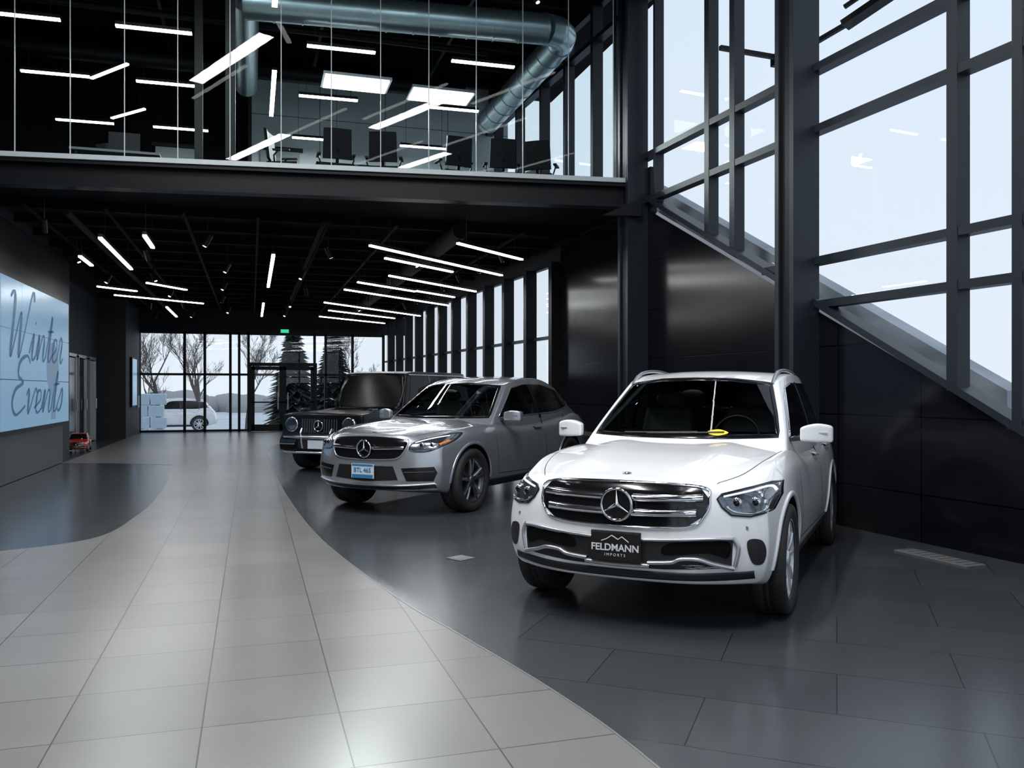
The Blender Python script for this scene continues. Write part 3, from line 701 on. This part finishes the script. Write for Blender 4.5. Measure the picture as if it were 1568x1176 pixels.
q=MB(); q.lathe([(0,.0),(.5,.0)],'scrfig',(-3.592,17.9,1.9),'X',40); q.box((-3.592,17.95,1.3),(.004,.35,.7),'scrfig'); q.obj('ornament_graphic',scr)
b=MB()
for x in np.arange(-6.6,7.2,1.7): b.box((x,-4.9,4.4),(.12,.16,8.8),'steel')
for z in (.1,2.5,4.5,6.5,8.6): b.box((.2,-4.9,z),(13.8,.14,.1),'steel')
b.obj('fill_window_frame')  # unseen glazing behind the camera, added so skylight fills the car fronts
pane('fill_window',[(-6.6,-4.95,.1),(7,-4.95,.1),(7,-4.95,8.6),(-6.6,-4.95,8.6)])
# mezzanine
def ey(x): return 12.37-.129*(x-5.37)
b=MB(); b.poly([(-7.1,ey(-7.1)+.12),(5.95,ey(5.95)+.12),(5.85,15.6),(4.95,31.9),(-7.1,31.9)],4.40,4.80,'ceil'); b.obj('ceiling_lower')
b=MB()
xa,xb=-7.1,5.93
b.beam((xa,ey(xa),4.79),(xb,ey(xb),4.79),.26,.07,'edge')
b.beam((xa,ey(xa)+.02,4.56),(xb,ey(xb)+.02,4.56),.06,.38,'black')
b.beam((xa,ey(xa)-.03,4.39),(xb,ey(xb)-.03,4.39),.24,.05,'black'); b.beam((xa,ey(xa)-.03,4.71),(xb,ey(xb)-.03,4.71),.2,.035,'black')
b.obj('mezzanine_edge_beam')
b=MB()
for y in np.arange(14.4,31.8,1.25):
    x1=WX0+WS*y-.15
    b.box(((-3.7+x1)/2,y,4.32),(x1+3.7,.07,.14),'ceil')
for x in np.arange(-3.2,4.6,1.1): b.box((x,22.8,4.22),(.04,17.8,.04),'ceil')
b.tube((-2.6,13.8,4.12),(-2.6,31.8,4.12),.05,'ceil'); b.tube((1.1,13.6,4.15),(1.1,31.8,4.15),.035,'ceil'); b.tube((3.3,13.6,4.12),(3.3,31.8,4.12),.14,'ceil',14)
b.obj('ceiling_joists')
pane('window_7',[(-7,ey(-7),4.84),(5.9,ey(5.9),4.84),(5.9,ey(5.9),8.7),(-7,ey(-7),8.7)],'rail')
b=MB()
for k in range(-10,8):
    x=.42+.72*k
    if -7<x<5.8: b.box((x,ey(x)-.016,6.76),(.012,.012,3.86),'edge')
b.beam((-7,ey(-7)-.05,8.71),(5.9,ey(5.9)-.05,8.71),.08,.06,'black'); b.obj('glass_railing_rods')
b=MB(); b.box((-.3,ey(-.3)+.3,6.8),(.14,.2,3.95),'black'); b.box((-.78,ey(-.3)+.9,6.8),(.12,.12,3.95),'black'); b.obj('mezzanine_column')
b=MB(); b.box((3.0,20,6.8),(6.0,.2,4.0),'upwall'); b.obj('wall_upper_back')
b=MB(); b.box((-3.6,20.4,6.8),(7.2,.2,4.0),'ceil'); b.box((-.0,20.2,6.8),(.15,.6,4),'drywall'); b.obj('wall_upper_back_left')
b=MB(); b.box((.1,7.6,8.95),(14.4,25.6,.25),'ceil'); b.obj('ceiling')
b=MB()
for y in np.arange(13.6,20,1.1): b.box((-.6,y,8.65),(12.6,.1,.25),'ceil')
for x in (-4.5,-1.6,1.3,3.8): b.box((x,16.8,8.5),(.06,6.2,.06),'black')
b.tube((-6,16.3,8.2),(4.5,16.3,8.2),.06,'black'); b.tube((-6,18.3,8.1),(4.5,18.3,8.1),.18,'black',16)
b.obj('ceiling_joists_upper')
b=MB(); b.box((.62,19.85,5.85),(.85,.06,2.06),'door'); b.box((.62,19.84,6.93),(1.0,.08,.08),'black'); b.obj('door_6')
b=MB(); b.box((-1.6,20.25,5.85),(.85,.06,2.06),'door'); b.box((-1.6,20.24,6.93),(1.0,.08,.08),'black'); b.obj('door_7')
b=MB(); b.box((1.95,19.87,6.35),(.13,.05,.16),'redb'); b.obj('fire_alarm')
b=MB()
dz=7.55
b.tube((-.1,13.92,dz),(4.75,13.45,dz),.25,'duct',28)
for t in np.arange(0,1.01,.09):
    p=Vector((-.1,13.92,dz)).lerp(Vector((4.75,13.45,dz)),t); d=Vector((5.1,-.5,0)).normalized(); b.tube(p-d*.012,p+d*.012,.262,'duct',28)
b.path([(4.75,13.45,dz),(4.95,13.5,dz),(5.08,13.65,dz),(5.12,13.9,dz-.02)],.25,'duct',24)
b.tube((5.12,13.85,dz-.02),(5.02,18.2,dz-.1),.25,'duct',28)
for t in np.arange(0,1.01,.12):
    p=Vector((5.12,13.85,dz-.02)).lerp(Vector((5.02,18.2,dz-.1)),t); b.tube(p+Vector((0,-.012,0)),p+Vector((0,.012,0)),.262,'duct',28)
b.tube((-.1,13.95,dz+.1),(-.1,18.0,dz+.1),.22,'duct',24)
for x in (.8,3.2): b.tube((x,13.8,dz+.2),(x,13.8,8.6),.008,'black',6)
b.obj('air_duct')
def lin(p0,p1,top,w=.055):
    q=MB(); p0=Vector(p0);p1=Vector(p1)
    q.beam(p0+Vector((0,0,.035)),p1+Vector((0,0,.035)),w,.05,'black'); q.beam(p0,p1,w*.95,.03,'lamp')
    for t in (.12,.88):
        c=p0.lerp(p1,t); q.tube(c+Vector((0,0,.05)),(c.x,c.y,top),.004,'black',5)
    q.obj('linear_pendant_light')
Z=3.75
for x0,yy0,x1,yy1 in [(-2.14,13.8,-2.14,17.2),(-1.49,13.4,-1.49,14.5),(.35,14.7,.35,19.3),(-2.76,15.8,-2.76,16.9),
    (1.77,13.3,4.7,16.0),(3.03,12.7,4.46,13.95),(2.19,14.5,3.66,15.8),(2.13,17.9,3.57,19.2),(2.0,19.3,5.0,22.1),(1.8,22.3,4.9,25.5),
    (3.6,19.1,4.7,20.1),(-2.1,19.3,-1.4,20.4),(-3.1,22.0,-1.2,23.5),(-3.2,20.3,-2.5,21.0),(-2.2,24.8,-2.2,28),(.3,23,.3,27),(2.1,24.5,4.3,26.6),(2.0,26.6,4.3,28.7),(2.6,16.7,4.9,18.8)]:
    lin((x0,yy0,Z),(x1,yy1,Z),4.25,.06)
for y in (13.75,16.15,18.9):
    for x in (-3.8,-1.96,.85,3.2):
        lin((x,y+.2-.03*x,7.0),(x+1.08,y+.17-.03*x,7.0),8.55,.08)
lin((.38,15.2,7.0),(.38,17.7,7.0),8.55,.08); lin((.32,12.0,7.05),(.32,12.75,7.05),8.8,.08)
lin((-2.7,16.5,7.0),(-2.0,15.6,7.0),8.55,.06); lin((-2.7,18.8,7.0),(-2.0,18,7.0),8.55,.06)  # diagonal glowing bars stand in for reflections in the mezzanine glass
for x,y in ((1.25,15.1),(2.85,15.3)):
    b=MB(); b.box((x+.55,y+.35,7.04),(1.2,.72,.05),'satin'); b.box((x+.55,y+.35,7.01),(1.12,.64,.03),'panelL')
    for a_ in (.1,1.0): b.tube((x+a_,y+.35,7.06),(x+a_,y+.35,8.5),.006,'black',5)
    b.obj('ceiling_panel_light')
for x,y,l in [(-3.5,1.5,3.2),(-1.8,3.5,3.2),(-.2,1,3.2),(.6,5.2,3.2),(2.4,3,3.2),(3.2,6.4,2.6),(-3.0,6.5,2.6),(-2,-2,3),(1.8,-1.5,3),(4,.2,3)]:
    lin((x,y,8.0),(x+l*.65,y+l*.76,8.0),8.8,.08)
def spot(x,y,z,top,tilt):
    q=MB(); q.tube((x,y,z+.1),(x,y,top),.012,'black',6)
    d=Vector((math.cos(tilt)*.5,math.sin(tilt)*.5,-1)).normalized(); c=Vector((x,y,z))
    q.tube(c-d*.1,c+d*.1,.045,'black',14); q.tube(c+d*.09,c+d*.102,.03,'lamp',12)
    q.obj('track_spotlight')
for k in range(26):
    random.seed(k+50)
    y=13.9+k*.62; x=[-2.9,-.6,1.15,2.9,-1.9][k%5]+random.uniform(-.15,.15)
    spot(x,y,3.9,4.3,random.uniform(0,6.28))
for x in (1.75,2.55,3.35,4.15): spot(x,12.3,7.5,8.8,1.2+x)
for k,y in enumerate(np.arange(15,31,1.6)): spot(4.4-.02*k,y,3.95,4.3,.3)
def chair(x,y,rz):
    r=MB()
    v,f=lattice([-.25,-.2,0,.2,.25],[-.25,-.2,0,.2,.25],[.43,.45,.49,.51],lambda a,u,v_:(a,u,v_)); r.add(v,f,'fabric')
    v,f=lattice([-.24,-.2,0,.2,.24],[0,.02,.05],[.58,.62,.8,1.02,1.07],lambda a,u,v_:(a*(1.0-.1*(v_-.6)),.22+u+.12*(v_-.5)-.5*a*a,v_)); r.add(v,f,'fabric')
    for sg in(-1,1):
        r.path([(sg*.24,.12,.46),(sg*.29,.12,.60),(sg*.29,.05,.68)],.014,'black',6); r.beam((sg*.29,-.14,.69),(sg*.29,.14,.69),.06,.025,'black')
    r.beam((0,.2,.45),(0,.30,.75),.05,.03,'black')
    r.tube((0,0,.10),(0,0,.44),.03,'satin')
    for k in range(5):
        a=k*2*math.pi/5; e=(math.cos(a)*.29,math.sin(a)*.29,.065); r.beam((0,0,.11),e,.04,.03,'black'); r.sphere((e[0],e[1],.031),.03,'black',8,6)
    r.obj('office_chair',loc=(x,y,4.805),rz=rz)
for x,y,rz in ((.55,14.9,1.3),(1.38,14.75,math.pi),(2.2,14.7,2.9),(3.4,14.6,3.3),(4.25,14.5,3.0),(4.95,14.4,2.6),(5.1,15.9,-1.2),(1.6,17.1,0),(2.9,17.1,0),(-2.3,16.8,2.6)):
    chair(x,y,rz)
b=MB(); b.box((2.8,15.9,.73),(3.4,1.0,.04),'fabric')
for x in(1.4,4.2): b.box((x,15.9,.36),(.08,.6,.70),'black'); b.box((x,15.9,.015),(.1,.8,.03),'black')
b.obj('conference_table',loc=(0,0,4.803))
b=MB(); b.box((-2.2,16.0,.73),(1.4,.7,.04),'door')
for x in (-2.8,-1.6): b.box((x,16,.36),(.05,.6,.72),'black')
b.box((-2.1,16.0,.98),(.5,.03,.32),'black'); b.box((-2.1,16.0,.78),(.05,.05,.1),'black'); b.obj('office_desk',loc=(0,0,4.803))
b=MB(); b.poly([(0,0),(.62,0),(.62,.28)],0,.12,'black')
o=b.obj('slab_bracket'); o.rotation_euler=(math.pi/2,0,-.13); o.location=(5.2,12.22,4.2)
b=MB(); b.box((0,0,.004),(.18,.18,.008),'frame'); b.box((0,0,.009),(.13,.13,.004),'satin'); b.obj('floor_outlet_box',loc=(1.78,7.35,.001),rz=.5)
b=MB(); b.box((0,0,.006),(.8,.22,.01),'frame')
for k in range(9): b.box((-.35+k*.088,0,.012),(.03,.18,.004),'satin')
b.obj('floor_vent_grille',loc=(5.85,6.12,.001),rz=wang)
# exterior
b=MB(); b.box((0,30,-.75),(220,200,.2),'snow'); b.obj('ground_snow')
b=MB()
def par(s0,s1,n,up):
    v=[]
    for s,z in ((s0,sl(s0)+up),(s1,sl(s1)+up)):
        for zz in (z,-.6):
            for nn in (n,n-.25): v.append(W(s,nn,zz))
    b.add(v,[(0,1,5,4),(2,3,7,6),(0,4,6,2),(1,3,7,5),(0,2,3,1),(4,5,7,6)],'parapet')
par(6.6,15,-.9,-.12)
b.obj('exterior_sloped_parapet')
b=MB(); b.box((7.35,10.5,6.25),(.34,.3,.16),'black'); b.beam((7.42,10.4,6.3),(7.6,10.2,6.85),.12,.1,'black'); b.beam((7.7,9.7,6.45),(8.35,8.5,6.95),.22,.08,'black'); b.beam((7.7,9.7,6.7),(8.35,8.5,7.2),.05,.05,'black')
b.beam((7.35,10.5,6.25),(7.7,9.7,6.45),.06,.06,'black'); b.beam((6.22,10.42,6.25),(7.35,10.5,6.25),.06,.06,'black'); b.obj('exterior_sign_bracket')
def tree(name,x,y,h,seed,z=-.6):
    random.seed(seed); cu=bpy.data.curves.new(name,'CURVE'); cu.dimensions='3D'; cu.bevel_depth=1; cu.bevel_resolution=1; cu.materials.append(M['bark'])
    def br(p,d,l,r,dep):
        n=5; sp=cu.splines.new('POLY'); sp.points.add(n-1); q=p.copy(); pts=[]
        for i in range(n):
            rr=r*(1-.5*i/(n-1)); sp.points[i].co=(*q,1); sp.points[i].radius=rr; pts.append((q.copy(),d.copy(),rr))
            d=(d+Vector((random.uniform(-.14,.14),random.uniform(-.14,.14),.05))).normalized(); q=q+d*l/(n-1)
        if dep==0: return
        for k in range(4 if dep>1 else 5):
            i=random.randint(1,n-1) if k else n-1; pp,dd,rr=pts[i]
            nd=(dd+Vector((random.uniform(-1,1),random.uniform(-1,1),random.uniform(-.1,.5)))*.75).normalized()
            br(pp,nd,l*random.uniform(.5,.72),max(rr*.6,.006),dep-1)
    br(Vector((0,0,0)),Vector((0,0,1)),h*.38,h*.022,5)
    o=bpy.data.objects.new(name,cu); COL.objects.link(o); o.location=(x,y,z)
for i,(x,y,h) in enumerate([(-4.2,44,6.5),(-2.4,46,7),(-.2,45,6.5),(5.3,47,7),(16,38,7),(-6,50,7),(48,24,4.5),(50,19,4.2)]): tree('bare_tree',x,y,h,i+3)
def fir(x,y,h,seed):
    random.seed(seed); q=MB(); q.tube((0,0,0),(0,0,h*.95),h*.02,'bark',8,r1=.02)
    n=int(h*7)
    for k in range(n):
        t=k/n; z=h*(.1+.9*t); r=h*.26*(1-t)**.85+.06
        m=15
        for j in range(m):
            a=2*math.pi*j/m+random.random(); rr=r*random.uniform(.7,1.1); w=.10+.14*(1-t)
            d=Vector((math.cos(a),math.sin(a),0));s_=Vector((-d.y,d.x,0)); c=Vector((0,0,z+random.uniform(-.06,.06)))
            tip=c+d*rr+Vector((0,0,-rr*.22)); mid=c+d*rr*.55+Vector((0,0,-rr*.03))
            q.add([c+Vector((0,0,.06)),mid+s_*w,tip,mid-s_*w,mid+Vector((0,0,-.12))],[(0,1,4),(0,4,3),(1,2,4),(4,2,3)],'fir')
    q.obj('spruce_tree',loc=(x,y,-.6),fix=False)
fir(1.95,43,6.0,1); fir(3.9,43,5.8,2)
b=MB()
for j in range(4):
    for i in range(3): b.box((i*.62+(j%2)*.08,0,.24+j*.49),(.58,.5,.46),'ice')
b.obj('ice_block_stack',loc=(-5.0,38,-.6),bevel=.03)
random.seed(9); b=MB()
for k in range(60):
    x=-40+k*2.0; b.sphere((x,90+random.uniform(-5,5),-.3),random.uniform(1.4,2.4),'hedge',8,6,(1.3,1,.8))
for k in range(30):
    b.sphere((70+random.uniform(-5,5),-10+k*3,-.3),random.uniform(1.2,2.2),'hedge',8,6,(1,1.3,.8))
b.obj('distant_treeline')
b=MB(); b.tube((0,0,0),(0,0,5.5),.04,'satin',8); b.box((.45,0,4.9),(.9,.02,.55),'redb'); b.box((.2,-.01,5.03),(.38,.02,.28),'plateblue'); b.obj('flag_pole',loc=(52,23.4,-1.0))
# ------------------------------------------------------------ world / lights / camera
w=bpy.data.worlds.new('World'); S.world=w; w.use_nodes=True
n=w.node_tree.nodes; l=w.node_tree.links; bg=n['Background']
tcw=n.new('ShaderNodeTexCoord'); sp=n.new('ShaderNodeSeparateXYZ'); cr=n.new('ShaderNodeValToRGB')
l.new(tcw.outputs['Generated'],sp.inputs[0]); l.new(sp.outputs['Z'],cr.inputs[0]); l.new(cr.outputs[0],bg.inputs[0])
cr.color_ramp.elements[0].position=0.0; cr.color_ramp.elements[0].color=(.76,.83,.91,1)
cr.color_ramp.elements[1].position=.6; cr.color_ramp.elements[1].color=(.68,.79,.93,1)
bg.inputs[1].default_value=1.1
def area(name,loc,sx,sy,p,col=(1,1,1),rot=(0,0,0)):
    d=bpy.data.lights.new(name,'AREA'); d.shape='RECTANGLE'; d.size=sx; d.size_y=sy; d.energy=p; d.color=col
    o=bpy.data.objects.new(name,d); COL.objects.link(o); o.location=loc; o.rotation_euler=rot; return o
for k,(x,y) in enumerate(((-2.5,3),(1.5,1.5),(1.8,6),(-1.5,9))):
    area('atrium_fill_light',(x,y,7.9),.3,3.2,300,(.97,.98,1),(0,0,-.7))  # added area lights, main fill for the atrium, just under its tubes
for x,y in ((2.5,14.5),(3.2,20.5),(3,25),(-1.5,16),(-1.5,22)):
    area('low_ceiling_downlight',(x,y,3.7),.15,2.6,50,(.95,.98,1),(0,0,-.8))
for x,y in ((2,16.5),(-2,16)): area('office_downlight',(x,y,6.95),1,.6,650 if x>0 else 140,(.96,1,1))
cam=bpy.data.cameras.new('Camera'); co=bpy.data.objects.new('Camera',cam); COL.objects.link(co)
cam.sensor_width=36; cam.lens=36*1300/1568; cam.shift_y=9/1568
co.location=(0,0,1.5); co.rotation_euler=(math.pi/2,0,-math.atan2(399,1300)); cam.clip_end=500
S.camera=co
